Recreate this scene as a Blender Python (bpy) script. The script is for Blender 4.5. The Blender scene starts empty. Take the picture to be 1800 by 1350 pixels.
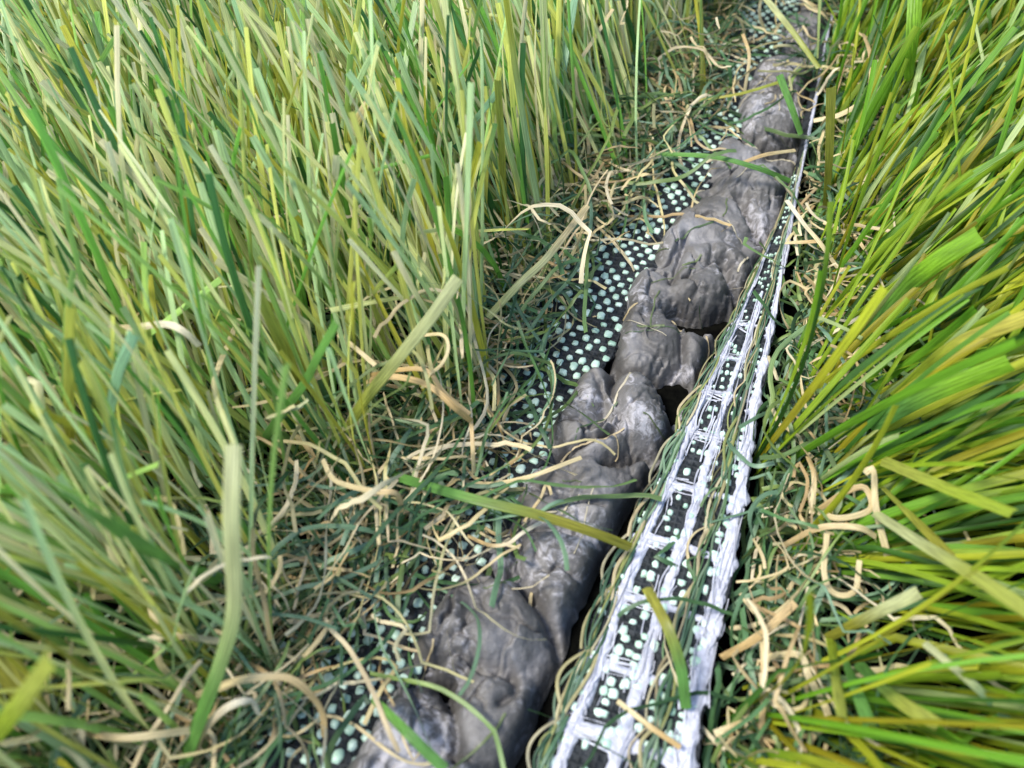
import bpy, math
import numpy as np
from mathutils import Vector

# ------------------------------------------------------------------ camera, light, exposure
S = 0.001                                   # everything below is laid out in millimetres
scn = bpy.context.scene
CAM_H = 118.0
PITCH = math.radians(52)
FPX = 1607.0
cam = bpy.data.cameras.new('camera')
camo = bpy.data.objects.new('camera', cam)
scn.collection.objects.link(camo)
camo.location = (0, 0, CAM_H * S)
camo.rotation_euler = (math.radians(90) - PITCH, 0, 0)
cam.sensor_width = 36
cam.lens = 36 * FPX / 1800
cam.clip_start = 0.005
cam.clip_end = 50
cam.dof.use_dof = True
cam.dof.focus_distance = 0.150
cam.dof.aperture_fstop = 22
scn.camera = camo

SUN_EL, SUN_AZ = 60.0, -100.0                # degrees; azimuth from +Y towards +X
world = bpy.data.worlds.new('World')
scn.world = world
world.use_nodes = True
wn = world.node_tree.nodes
wl = world.node_tree.links
sky = wn.new('ShaderNodeTexSky')
sky.sky_type = 'NISHITA'
sky.sun_disc = False
sky.sun_elevation = math.radians(SUN_EL)
sky.sun_rotation = math.radians(SUN_AZ)
wl.new(sky.outputs[0], wn['Background'].inputs[0])
wn['Background'].inputs[1].default_value = 0.14
sd = bpy.data.lights.new('sun', 'SUN')
sd.energy = 2.5
sd.angle = math.radians(16)
sd.color = (1, 0.95, 0.87)
so = bpy.data.objects.new('sun', sd)
scn.collection.objects.link(so)
sv = Vector((math.sin(math.radians(SUN_AZ)) * math.cos(math.radians(SUN_EL)),
             math.cos(math.radians(SUN_AZ)) * math.cos(math.radians(SUN_EL)), math.sin(math.radians(SUN_EL))))
so.rotation_euler = sv.to_track_quat('Z', 'Y').to_euler()
so.location = (0, 0, 1)
vs = scn.view_settings
vs.view_transform = 'Standard'
vs.look = 'None'
vs.exposure = 1.3
vs.gamma = 1
vs.use_curve_mapping = False

rng = np.random.default_rng(7)

# ------------------------------------------------------------------ geometry helpers
CF = np.array([0, math.cos(PITCH), -math.sin(PITCH)])
CU = np.array([0, math.sin(PITCH), math.cos(PITCH)])
CR = np.array([1.0, 0, 0])


def P(px, py, z=0.0):
    """point of the place seen at a pixel of the 1800 px photograph, at a height of z mm"""
    r = CF + CR * ((px - 900) / FPX) + CU * ((675 - py) / FPX)
    t = (CAM_H - z) / -r[2]
    return np.array([0, 0, CAM_H]) + r * t


SD = np.array([0.345, 0.9386])              # the seam runs this way over the ground
SN = np.array([0.9386, -0.345])             # across the seam, to the right


def qw(p):
    p = np.asarray(p)
    return p[..., 0] * SD[0] + p[..., 1] * SD[1], p[..., 0] * SN[0] + p[..., 1] * SN[1]


def xy(q, w):
    q, w = np.asarray(q, float), np.asarray(w, float)
    return q * SD[0] + w * SN[0], q * SD[1] + w * SN[1]


def edge(pts, z):
    a = np.array([P(x, y, z) for x, y in pts])
    q, w = qw(a)
    o = np.argsort(q)
    q, w = q[o], w[o]
    qf = np.linspace(-60, 420, 961)
    wf = np.interp(qf, q, w)
    k = np.hanning(13)
    k /= k.sum()
    wp = np.concatenate([np.full(6, wf[0]), wf, np.full(6, wf[-1])])
    wf = np.convolve(wp, k, 'valid')
    return lambda x: np.interp(x, qf, wf)


GLUE_L = edge([(600, 1380), (690, 1200), (740, 1120), (825, 985), (925, 840), (960, 760), (1050, 625), (1085, 540), (1125, 480),
               (1180, 400), (1235, 310), (1280, 240), (1310, 150), (1360, 80), (1400, 0)], 2)
GLUE_R = edge([(870, 1380), (955, 1220), (1035, 1020), (1100, 900), (1165, 790), (1200, 700), (1235, 640), (1295, 540),
               (1340, 470), (1375, 390), (1400, 290), (1420, 150), (1465, 20)], 2)
MAT_L = edge([(400, 1380), (560, 1160), (650, 1040), (760, 860), (830, 760), (880, 640), (950, 500), (1020, 410),
              (1110, 320), (1200, 200), (1260, 60), (1290, 0)], 1)
STR_L = edge([(905, 1380), (950, 1270), (1015, 1120), (1065, 990), (1112, 900), (1152, 820), (1192, 725), (1250, 625),
              (1300, 520), (1340, 440), (1368, 385), (1398, 290), (1425, 150), (1440, 60)], 5)
STR_R = edge([(1218, 1380), (1240, 1250), (1272, 1100), (1310, 900), (1335, 720), (1365, 560), (1386, 420), (1408, 300),
              (1433, 180), (1455, 60)], 5)


def mesh_object(name, verts, faces, mat, parent=None, uv=None, col=None, smooth=True):
    verts = np.asarray(verts, float).reshape(-1, 3) * S
    faces = np.asarray(faces)
    me = bpy.data.meshes.new(name)
    n, k = len(faces), faces.shape[1]
    me.vertices.add(len(verts))
    me.vertices.foreach_set('co', verts.ravel())
    me.loops.add(n * k)
    me.loops.foreach_set('vertex_index', faces.ravel().astype(np.int32))
    me.polygons.add(n)
    me.polygons.foreach_set('loop_start', np.arange(0, n * k, k, dtype=np.int32))
    me.polygons.foreach_set('use_smooth', np.full(n, smooth, dtype=bool))
    if uv is not None:
        l = me.uv_layers.new(name='UVMap')
        l.data.foreach_set('uv', np.asarray(uv, float)[faces.ravel()].ravel())
    if col is not None:
        c = np.asarray(col, float)
        c = np.concatenate([c, np.ones((len(c), 1))], 1)
        a = me.color_attributes.new('tint', 'FLOAT_COLOR', 'POINT')
        a.data.foreach_set('color', c.ravel())
    me.update()
    me.validate()
    me.materials.append(mat)
    o = bpy.data.objects.new(name, me)
    scn.collection.objects.link(o)
    if parent is not None:
        o.parent = parent
    return o


def tag(o, label=None, cat=None, group=None, kind=None):
    for k, v in (('label', label), ('category', cat), ('group', group), ('kind', kind)):
        if v:
            o[k] = v
    return o


def empty(name, loc=(0, 0, 0)):
    o = bpy.data.objects.new(name, None)
    o.empty_display_size = 0.01
    scn.collection.objects.link(o)
    return o


def vnoise(x, y, seed=0):
    """smooth 2-D value noise in -1..1"""
    xi, yi = np.floor(x).astype(np.int64), np.floor(y).astype(np.int64)
    fx, fy = x - xi, y - yi
    fx, fy = fx * fx * (3 - 2 * fx), fy * fy * (3 - 2 * fy)

    def h(a, b):
        v = np.sin(a * 127.1 + b * 311.7 + seed * 74.7) * 43758.5453
        return (v - np.floor(v)) * 2 - 1
    return (h(xi, yi) * (1 - fx) + h(xi + 1, yi) * fx) * (1 - fy) + (h(xi, yi + 1) * (1 - fx) + h(xi + 1, yi + 1) * fx) * fy


def norm(a):
    return a / np.maximum(np.linalg.norm(a, axis=-1, keepdims=True), 1e-9)


def ribbons(C, width, ang, ref=None, fold=0.18, c0=None, c1=None, split=0.5, soft=0.35, taper=None):
    """flat ribbons: C (N,K,3) centre lines in mm, width (N,) or (N,K), ang (N,K) roll about the line."""
    C = np.asarray(C, float)
    N, K, _ = C.shape
    T = norm(np.gradient(C, axis=1))
    if ref is None:
        ref = np.array([0, 0.0, 1.0])
    ref = np.broadcast_to(ref, T.shape)
    side = np.cross(T, ref)
    bad = np.linalg.norm(side, axis=-1) < 0.12
    side[bad] = np.cross(T[bad], np.array([1.0, 0, 0.1]))
    side = norm(side)
    nor = np.cross(side, T)
    ca, sa = np.cos(ang)[..., None], np.sin(ang)[..., None]
    s2 = side * ca + nor * sa
    n2 = nor * ca - side * sa
    w = np.asarray(width, float)
    if w.ndim == 1:
        w = np.repeat(w[:, None], K, 1)
    u = np.linspace(0, 1, K)[None, :]
    if taper is not None:
        w = w * taper(u)
    w = w[..., None]
    V = np.stack([C - s2 * w / 2, C + n2 * w * fold, C + s2 * w / 2], 2)      # N,K,3,3
    idx = (np.arange(N)[:, None, None] * K + np.arange(K - 1)[None, :, None]) * 3 + np.arange(2)[None, None, :]
    F = np.stack([idx, idx + 1, idx + 4, idx + 3], -1).reshape(-1, 4)
    seed = np.random.default_rng(N + K).random((N, 1, 1))
    uu = np.broadcast_to(np.array([0, .5, 1.0])[None, None, :], (N, K, 3))
    vv = np.broadcast_to(u[..., None], (N, K, 3)) * 6 + np.floor(seed * 1000)
    uv = np.stack([uu, vv], -1).reshape(-1, 2)
    col = None
    if c0 is not None:
        sp = np.asarray(split)
        sp = sp[:, None] if sp.ndim == 1 else sp
        m = np.clip((u - sp) / soft + 0.5, 0, 1)[..., None]
        cc = c0[:, None, :] * (1 - m) + c1[:, None, :] * m
        col = np.repeat(cc[:, :, None, :], 3, 2).reshape(-1, 3)
    return V.reshape(-1, 3), F, uv, col


def spline(pts, n):
    """Catmull-Rom through pts"""
    p = np.asarray(pts, float)
    if len(p) == 2:
        p = np.array([p[0], (p[0] + p[1]) / 2, p[1]])
    pp = np.vstack([2 * p[0] - p[1], p, 2 * p[-1] - p[-2]])
    d = np.concatenate([[0], np.cumsum(np.linalg.norm(np.diff(p, axis=0), axis=1))])
    t = np.linspace(0, d[-1], n)
    out = []
    for x in t:
        i = min(np.searchsorted(d, x, 'right') - 1, len(p) - 2)
        f = (x - d[i]) / max(d[i + 1] - d[i], 1e-6)
        a, b, c, e = pp[i], pp[i + 1], pp[i + 2], pp[i + 3]
        out.append(0.5 * (2 * b + (c - a) * f + (2 * a - 5 * b + 4 * c - e) * f * f + (3 * b - a - 3 * c + e) * f ** 3))
    return np.array(out)


# ------------------------------------------------------------------ materials
def material(name):
    m = bpy.data.materials.new(name)
    m.use_nodes = True
    return m, m.node_tree.nodes, m.node_tree.links, m.node_tree.nodes['Principled BSDF']


def blade_material(name, rough=0.38, trans=0.35, spec=0.5, rib=5.0, bump=0.25):
    m, n, l, b = material(name)
    a = n.new('ShaderNodeAttribute')
    a.attribute_name = 'tint'
    tc = n.new('ShaderNodeUVMap')
    mp = n.new('ShaderNodeMapping')
    mp.inputs['Scale'].default_value = (7, 1.1, 1)
    l.new(tc.outputs[0], mp.inputs[0])
    nz = n.new('ShaderNodeTexNoise')
    nz.inputs['Scale'].default_value = 1.0
    nz.inputs['Detail'].default_value = 4
    l.new(mp.outputs[0], nz.inputs['Vector'])
    mr = n.new('ShaderNodeMapRange')
    mr.inputs['From Min'].default_value = 0.3
    mr.inputs['From Max'].default_value = 0.7
    mr.inputs['To Min'].default_value = 0.62
    mr.inputs['To Max'].default_value = 1.35
    l.new(nz.outputs[0], mr.inputs[0])
    mx = n.new('ShaderNodeMix')
    mx.data_type = 'RGBA'
    mx.blend_type = 'MULTIPLY'
    mx.inputs[0].default_value = 1
    l.new(a.outputs['Color'], mx.inputs[6])
    l.new(mr.outputs[0], mx.inputs[7])
    wv = n.new('ShaderNodeTexWave')
    wv.bands_direction = 'X'
    wv.inputs['Scale'].default_value = rib / 6.28 * 2
    wv.inputs['Distortion'].default_value = 0.6
    l.new(tc.outputs[0], wv.inputs['Vector'])
    bp = n.new('ShaderNodeBump')
    bp.inputs['Strength'].default_value = bump
    bp.inputs['Distance'].default_value = 0.0002
    l.new(wv.outputs[1], bp.inputs['Height'])
    l.new(mx.outputs[2], b.inputs['Base Color'])
    l.new(bp.outputs[0], b.inputs['Normal'])
    b.inputs['Roughness'].default_value = rough
    b.inputs['Specular IOR Level'].default_value = spec
    if trans:
        t = n.new('ShaderNodeBsdfTranslucent')
        l.new(mx.outputs[2], t.inputs[0])
        ms = n.new('ShaderNodeMixShader')
        ms.inputs[0].default_value = trans
        l.new(b.outputs[0], ms.inputs[1])
        l.new(t.outputs[0], ms.inputs[2])
        l.new(ms.outputs[0], n['Material Output'].inputs[0])
    return m


def noise_material(name, c0, c1, scale, rough=0.7, bump=0.3, dist=0.0002, lo=0.35, hi=0.65, spec=0.3):
    m, n, l, b = material(name)
    tc = n.new('ShaderNodeTexCoord')
    nz = n.new('ShaderNodeTexNoise')
    nz.inputs['Scale'].default_value = scale
    nz.inputs['Detail'].default_value = 6
    l.new(tc.outputs['Object'], nz.inputs['Vector'])
    r = n.new('ShaderNodeValToRGB')
    r.color_ramp.elements[0].position, r.color_ramp.elements[1].position = lo, hi
    r.color_ramp.elements[0].color, r.color_ramp.elements[1].color = (*c0, 1), (*c1, 1)
    l.new(nz.outputs[0], r.inputs[0])
    l.new(r.outputs[0], b.inputs['Base Color'])
    bp = n.new('ShaderNodeBump')
    bp.inputs['Strength'].default_value = bump
    bp.inputs['Distance'].default_value = dist
    l.new(nz.outputs[0], bp.inputs['Height'])
    l.new(bp.outputs[0], b.inputs['Normal'])
    b.inputs['Roughness'].default_value = rough
    b.inputs['Specular IOR Level'].default_value = spec
    return m


M_BLADE = blade_material('glossy_blade', 0.36, 0.36, 0.5, bump=0.45)
M_BLADE_R = blade_material('translucent_blade', 0.42, 0.45, 0.4)
M_STRAW = blade_material('straw_fibre', 0.5, 0.25, 0.4, 3, 0.15)
M_CURL = blade_material('curled_fibre', 0.45, 0.2, 0.45, 3, 0.15)
M_GROUND = noise_material('dark_soil', (0.001, 0.001, 0.001), (0.004, 0.004, 0.003), 500, 0.95, 0.8, 0.001, spec=0.03)  # soil colour taken near black to stand in for shade in the adhesive's holes
M_CLOTH = noise_material('black_backing', (0.006, 0.008, 0.009), (0.028, 0.032, 0.036), 900, 0.7, 0.9, 0.0004)
wm, wnn, wll = M_CLOTH, M_CLOTH.node_tree.nodes, M_CLOTH.node_tree.links
wtc = wnn.new('ShaderNodeTexCoord')
wmp = wnn.new('ShaderNodeMapping')
wmp.inputs['Rotation'].default_value = (0, 0, math.radians(-69.8))
wll.new(wtc.outputs['Object'], wmp.inputs[0])
wadd = wnn.new('ShaderNodeMath')
wadd.operation = 'MAXIMUM'
for k_, ax_ in enumerate('XY'):
    ww_ = wnn.new('ShaderNodeTexWave')
    ww_.bands_direction = ax_
    ww_.inputs['Scale'].default_value = 310
    ww_.inputs['Distortion'].default_value = 0.8
    wll.new(wmp.outputs[0], ww_.inputs['Vector'])
    wll.new(ww_.outputs[1], wadd.inputs[k_])
wb = wnn.new('ShaderNodeBump')
wb.inputs['Strength'].default_value = 0.8
wb.inputs['Distance'].default_value = 0.0004
wll.new(wadd.outputs[0], wb.inputs['Height'])
wold = wnn['Principled BSDF'].inputs['Normal'].links[0].from_node
wll.new(wold.outputs[0], wb.inputs['Normal'])
wll.new(wb.outputs[0], wnn['Principled BSDF'].inputs['Normal'])
M_DOT = noise_material('mint_stitch', (0.26, 0.42, 0.31), (0.62, 0.76, 0.66), 420, 0.4, 0.5, 0.0003, 0.3, 0.7, 0.5)
M_LATEX = noise_material('white_latex', (0.30, 0.31, 0.37), (0.50, 0.51, 0.58), 700, 0.5, 0.7, 0.0006, 0.3, 0.7, 0.4)


def glue_material():
    m, n, l, b = material('grey_adhesive')
    tc = n.new('ShaderNodeTexCoord')
    big = n.new('ShaderNodeTexNoise')
    big.inputs['Scale'].default_value = 110
    big.inputs['Detail'].default_value = 5
    l.new(tc.outputs['Object'], big.inputs['Vector'])
    r = n.new('ShaderNodeValToRGB')
    e = r.color_ramp.elements
    e[0].position, e[0].color = 0.32, (0.062, 0.058, 0.055, 1)
    e[1].position, e[1].color = 0.68, (0.185, 0.180, 0.182, 1)
    x = e.new(0.5)
    x.color = (0.110, 0.104, 0.098, 1)
    l.new(big.outputs[0], r.inputs[0])
    # pale dry scuffs
    sc = n.new('ShaderNodeTexNoise')
    sc.inputs['Scale'].default_value = 420
    sc.inputs['Detail'].default_value = 8
    sc.inputs['Roughness'].default_value = 0.72
    sc.inputs['Distortion'].default_value = 1.2
    l.new(tc.outputs['Object'], sc.inputs['Vector'])
    msk = n.new('ShaderNodeTexNoise')
    msk.inputs['Scale'].default_value = 85
    msk.inputs['Detail'].default_value = 3
    l.new(tc.outputs['Object'], msk.inputs['Vector'])
    mm = n.new('ShaderNodeMath')
    mm.operation = 'MULTIPLY'
    l.new(sc.outputs[0], mm.inputs[0])
    l.new(msk.outputs[0], mm.inputs[1])
    rr = n.new('ShaderNodeMapRange')
    rr.inputs['From Min'].default_value = 0.275
    rr.inputs['From Max'].default_value = 0.36
    l.new(mm.outputs[0], rr.inputs[0])
    mx = n.new('ShaderNodeMix')
    mx.data_type = 'RGBA'
    l.new(rr.outputs[0], mx.inputs[0])
    l.new(r.outputs[0], mx.inputs[6])
    mx.inputs[7].default_value = (0.33, 0.32, 0.335, 1)
    l.new(mx.outputs[2], b.inputs['Base Color'])
    fine = n.new('ShaderNodeTexNoise')
    fine.inputs['Scale'].default_value = 650
    fine.inputs['Detail'].default_value = 7
    fine.inputs['Roughness'].default_value = 0.65
    l.new(tc.outputs['Object'], fine.inputs['Vector'])
    b1 = n.new('ShaderNodeBump')
    b1.inputs['Strength'].default_value = 0.55
    b1.inputs['Distance'].default_value = 0.0007
    l.new(fine.outputs[0], b1.inputs['Height'])
    wr = n.new('ShaderNodeTexNoise')
    wr.noise_type = 'RIDGED_MULTIFRACTAL'
    wr.inputs['Scale'].default_value = 130
    wr.inputs['Detail'].default_value = 3
    l.new(tc.outputs['Object'], wr.inputs['Vector'])
    b2 = n.new('ShaderNodeBump')
    b2.inputs['Strength'].default_value = 0.22
    b2.inputs['Distance'].default_value = 0.0007
    l.new(wr.outputs[0], b2.inputs['Height'])
    l.new(b1.outputs[0], b2.inputs['Normal'])
    l.new(b2.outputs[0], b.inputs['Normal'])
    ro = n.new('ShaderNodeMapRange')
    ro.inputs['To Min'].default_value = 0.34
    ro.inputs['To Max'].default_value = 0.62
    l.new(fine.outputs[0], ro.inputs[0])
    l.new(ro.outputs[0], b.inputs['Roughness'])
    b.inputs['Specular IOR Level'].default_value = 0.45
    return m


M_GLUE = glue_material()

# ------------------------------------------------------------------ ground
gs = 2500
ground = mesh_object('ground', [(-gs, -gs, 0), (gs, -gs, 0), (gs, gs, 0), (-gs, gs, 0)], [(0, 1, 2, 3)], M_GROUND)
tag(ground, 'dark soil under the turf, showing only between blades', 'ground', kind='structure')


# ------------------------------------------------------------------ slab along the seam
def slab(name, fl, fr, ztop, thick, q0, q1, nq, ns, mat, parent=None, rough=0.0, jag=0.0):
    q = np.linspace(q0, q1, nq)
    s = np.linspace(0, 1, ns)
    Q, Sg = np.meshgrid(q, s, indexing='ij')
    L, R = fl(q), fr(q)
    L = L + jag * vnoise(q * 0.9, q * 0 + 3, 5)
    R = R + jag * vnoise(q * 0.9, q * 0 + 9, 6)
    W = L[:, None] * (1 - Sg) + R[:, None] * Sg
    X, Y = xy(Q, W)
    Z = ztop(Q, Sg) + rough * vnoise(Q * 1.3, W * 1.3, 2)
    top = np.stack([X, Y, Z], -1)
    bot = np.stack([X, Y, Z - thick], -1)
    V = np.concatenate([top.reshape(-1, 3), bot.reshape(-1, 3)])
    n = nq * ns
    i = (np.arange(nq - 1)[:, None] * ns + np.arange(ns - 1)[None, :]).ravel()
    F = [np.stack([i, i + 1, i + ns + 1, i + ns], 1)[:, ::-1], np.stack([i, i + 1, i + ns + 1, i + ns], 1) + n]
    a = np.arange(nq - 1) * ns
    F.append(np.stack([a, a + ns, a + ns + n, a + n], 1)[:, ::-1])
    b = a + ns - 1
    F.append(np.stack([b, b + ns, b + ns + n, b + n], 1))
    c = np.arange(ns - 1)
    F.append(np.stack([c, c + 1, c + 1 + n, c + n], 1))
    c2 = c + (nq - 1) * ns
    F.append(np.stack([c2, c2 + 1, c2 + 1 + n, c2 + n], 1)[:, ::-1])
    return mesh_object(name, V, np.concatenate(F), mat, parent)


def dots(name, centers, rad, height, mat, parent):
    """low irregular domes"""
    centers = np.asarray(centers)
    N = len(centers)
    A = 12
    th = np.arange(A) / A * 2 * np.pi
    rings = [(1.0, -0.25), (0.95, 0.35), (0.62, 0.85)]
    V = []
    sq = 1 / (np.abs(np.cos(th)) ** 3.4 + np.abs(np.sin(th)) ** 3.4) ** (1 / 3.4)
    rj = rad[:, None] * sq[None] * (1 + 0.10 * rng.standard_normal((N, A)).clip(-1.5, 1.5))
    st = 1 + 0.25 * rng.standard_normal((N, 1)).clip(-1, 1)
    for rr, hh in rings:
        x = centers[:, 0:1] + rj * rr * (np.cos(th)[None] * SN[0] + np.sin(th)[None] * SD[0] * st)
        y = centers[:, 1:2] + rj * rr * (np.cos(th)[None] * SN[1] + np.sin(th)[None] * SD[1] * st)
        z = centers[:, 2:3] + height[:, None] * hh + 0 * x
        V.append(np.stack([x, y, z], -1))
    V.append(np.stack([centers[:, 0], centers[:, 1], centers[:, 2] + height], -1)[:, None, :])
    V = np.concatenate(V, 1)
    M = V.shape[1]
    k = np.arange(A)
    k2 = (k + 1) % A
    f = [np.stack([k + r * A, k2 + r * A, k2 + (r + 1) * A, k + (r + 1) * A], 1) for r in range(2)]
    f.append(np.stack([k + 2 * A, k2 + 2 * A, np.full(A, 3 * A), np.full(A, 3 * A)], 1)[:, [0, 1, 2]].repeat(1, 0) if False else
             np.stack([k[::2] + 2 * A, k2[::2] + 2 * A, (k2[::2] + 1) % A + 2 * A, np.full(A // 2, 3 * A)], 1))
    f = np.concatenate(f)
    F = (f[None] + (np.arange(N) * M)[:, None, None]).reshape(-1, 4)
    return mesh_object(name, V.reshape(-1, 3), F, mat, parent)


# left turf edge: black woven backing with pale stitches
def mat_z(q, s):
    return 1.6 + 1.5 * s + 0.5 * np.sin(q * 0.13) + 0.25 * np.sin(q * 0.41 + s * 3)


backing = empty('turf_backing')
tag(backing, 'black woven turf backing dotted with pale mint stitches, left of the grey strip', 'turf backing')
matl = lambda q: MAT_L(q) - 6
matr = lambda q: GLUE_L(q) + 2.5
slab('woven_cloth', matl, matr, mat_z, 0.8, -10, 330, 500, 24, M_CLOTH, backing, rough=0.12, jag=0.5)
pts, rad, hgt = [], [], []
PT = 2.3
for j, q in enumerate(np.arange(-8, 300, PT * 0.72)):
    L, R = matl(q), matr(q)
    for i, w in enumerate(np.arange(math.floor(L / PT), math.ceil(R / PT) + 1)):
        ww = (w + (0.5 if j % 2 else 0.0)) * PT + 0.09 * rng.standard_normal()
        qq = q + 0.09 * rng.standard_normal()
        if not (L + 0.6 < ww < R - 0.4) or rng.random() < 0.08:
            continue
        x, y = xy(qq, ww)
        pts.append((x, y, mat_z(qq, (ww - L) / (R - L)) + 0.1))
        rad.append(rng.uniform(0.52, 0.70))
        hgt.append(rng.uniform(0.2, 0.4))
dots('stitching', pts, np.array(rad), np.array(hgt), M_DOT, backing)

# ------------------------------------------------------------------ the grey lumpy strip
def glue_field():
    q = np.linspace(-12, 330, 1300)
    s = np.linspace(0, 1, 110)
    Q, Sg = np.meshgrid(q, s, indexing='ij')
    L, R = GLUE_L(q) - 0.6, GLUE_R(q) + 0.4
    L = L + 0.7 * vnoise(q * 0.22, q * 0 + 1.3, 11) + 0.35 * vnoise(q * 0.7, q * 0 + 1.3, 12)
    R = R + 0.7 * vnoise(q * 0.2, q * 0 + 7.3, 13) + 0.35 * vnoise(q * 0.8, q * 0 + 1.3, 14)
    W = L[:, None] * (1 - Sg) + R[:, None] * Sg
    X, Y = xy(Q, W)
    wd = (R - L)[:, None]
    e = np.minimum(Sg, 1 - Sg) * wd
    rim = 1 - np.exp(-(e / 1.2) ** 1.4)
    # lumps: pixel centre, half sizes in px, tilt in degrees, height in mm
    lumps = [(690, 1290, 80, 60, 30, 6.0), (870, 1265, 75, 90, 20, 6.6), (830, 1080, 120, 95, 20, 7.6), (985, 1000, 85, 85, -40, 6.6),
             (1010, 875, 105, 65, -15, 6.6), (1100, 850, 60, 50, 0, 5.4), (1130, 715, 66, 58, 0, 7.2), (1010, 705, 60, 75, 20, 6.0),
             (1045, 775, 60, 36, 0, 5.6), (1140, 585, 70, 75, 15, 6.8), (1230, 610, 42, 45, 0, 5.8), (1245, 490, 80, 58, -20, 7.2),
             (1135, 520, 45, 55, 20, 6.0), (1265, 395, 80, 52, -15, 7.0), (1190, 425, 45, 45, 0, 5.6), (1320, 330, 62, 38, 0, 6.6),
             (1285, 272, 55, 32, 0, 6.0), (1345, 205, 62, 46, 0, 6.4), (1370, 128, 52, 34, 0, 6.0), (1420, 50, 50, 30, 0, 5.5),
             (640, 1370, 70, 50, 0, 5.5), (800, 1400, 80, 60, 0, 6.5), (1335, 440, 40, 40, 0, 5.0), (930, 830, 40, 30, 0, 4.4)]
    acc = np.full(Q.shape, -1e3)
    acc = np.exp(0.0 * Q) * 0
    kk = 3.2
    for cx, cy, rx, ry, tilt, hh in lumps:
        c = P(cx, cy, 4)
        ax = (P(cx + 30, cy, 4) - c)[:2] / 30
        ay = (P(cx, cy + 30, 4) - c)[:2] / 30
        dx, dy = X - c[0], Y - c[1]
        det = ax[0] * ay[1] - ax[1] * ay[0]
        u = (dx * ay[1] - dy * ay[0]) / det
        v = (dy * ax[0] - dx * ax[1]) / det
        t = math.radians(tilt)
        u, v = u * math.cos(t) + v * math.sin(t), -u * math.sin(t) + v * math.cos(t)
        wob = 0.14 * vnoise(X * 0.35 + cx, Y * 0.35, 3)
        r2 = ((np.abs(u) / rx) ** 2.6 + (np.abs(v) / ry) ** 2.6) ** (2 / 2.6) + wob
        r2 = np.maximum(r2, 0)
        h2 = 5.2 + 0.75 * (hh - 5.4)
        acc = acc + np.exp(kk * (h2 * np.clip(1.04 - 0.40 * r2 ** 1.6, -0.2, 2)))
    acc = acc + np.exp(kk * 2.9)
    H = np.log(acc) / kk
    H = np.minimum(H, 8.2)
    # creases and holes: pixel polyline, half width mm, depth mm
    creases = [([(735, 1175), (780, 1195), (830, 1165), (900, 1190)], 0.8, 1.6), ([(780, 1195), (802, 1270), (800, 1330)], 0.7, 2.2),
               ([(920, 1035), (955, 1075), (985, 1135)], 0.7, 2.6), ([(850, 985), (890, 1010), (910, 960)], 0.9, 2.6),
               ([(900, 1000), (935, 1045)], 0.7, 1.6), ([(860, 1000), (840, 1015)], 1.2, 1.6),
               ([(930, 815), (1010, 785), (1085, 755)], 0.6, 1.5), ([(1065, 810), (1120, 795), (1180, 785)], 0.9, 2.6),
               ([(1085, 640), (1075, 690), (1090, 735), (1060, 770)], 0.6, 1.8), ([(1090, 652), (1190, 655)], 0.5, 1.4),
               ([(1090, 520), (1080, 575), (1068, 625)], 0.9, 5.0), ([(1195, 548), (1240, 555), (1285, 545)], 1.1, 6.5),
               ([(1205, 562), (1220, 566)], 1.1, 5.5), ([(1195, 580), (1205, 650)], 0.5, 1.2), ([(1185, 668), (1200, 680), (1195, 700)], 1.7, 6.5),
               ([(1205, 420), (1195, 455), (1180, 500)], 0.45, 1.3), ([(1275, 470), (1290, 510)], 1.2, 3.5),
               ([(1300, 350), (1330, 405), (1345, 412)], 0.9, 3.6), ([(1235, 315), (1290, 300)], 0.5, 1.2),
               ([(1290, 235), (1345, 250), (1395, 248)], 1.2, 4.0), ([(1290, 200), (1296, 235)], 1.2, 4.5),
               ([(1330, 165), (1385, 170)], 0.6, 1.5), ([(1365, 85), (1395, 75)], 1.6, 4.5), ([(1400, 165), (1415, 180)], 1.3, 4),
               ([(935, 860), (975, 880), (1060, 895)], 0.4, 0.9), ([(940, 930), (1000, 940), (1050, 955)], 0.4, 1.0),
               ([(890, 1160), (905, 1215), (880, 1240)], 0.5, 1.3), ([(1250, 440), (1240, 480), (1200, 500)], 0.4, 0.7)]
    for pl, hw, dp in creases:
        hw = hw * (1.6 if dp > 5.5 else 1.4 if dp > 3 else 1.15)
        dp = dp * (1.5 if dp > 5.5 else 1.0)
        a = spline([P(x, y, 5) for x, y in pl], 40)[:, :2]
        q0, w0 = qw(a)
        m = (q > q0.min() - 8) & (q < q0.max() + 8)
        d2 = np.min((X[m][..., None] - a[:, 0]) ** 2 + (Y[m][..., None] - a[:, 1]) ** 2, -1)
        d = np.sqrt(d2) + 0.25 * hw * vnoise(X[m] * 1.6, Y[m] * 1.6, 8)
        H[m] -= 1.25 * dp * np.exp(-(np.maximum(d, 0) / hw) ** 1.7)
    H = H + 0.5 * vnoise(X * 0.25, Y * 0.25, 21) + 0.17 * (1 - 2 * np.abs(vnoise(X * 0.34 + Y * 0.2, Y * 0.3, 22))) \
        + 0.08 * (1 - 2 * np.abs(vnoise(X * 1.1 + 3, Y * 1.0, 23))) + 0.04 * vnoise(X * 2.4, Y * 2.4, 24)
    # folded, faceted skin: creases along the borders of irregular cells
    rc = np.random.default_rng(77)
    cq = rc.uniform(-15, 335, 170)
    cw = np.interp(cq, q, L) + rc.random(170) * np.interp(cq, q, R - L)
    cx, cy = xy(cq, cw)
    tilt_x, tilt_y = rc.normal(0, 0.11, 170), rc.normal(0, 0.11, 170)
    jx = X + 1.3 * vnoise(X * 0.3, Y * 0.3, 31) + 0.5 * vnoise(X, Y, 33)
    jy = Y + 1.3 * vnoise(X * 0.3, Y * 0.3, 32) + 0.5 * vnoise(X, Y, 34)
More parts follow.
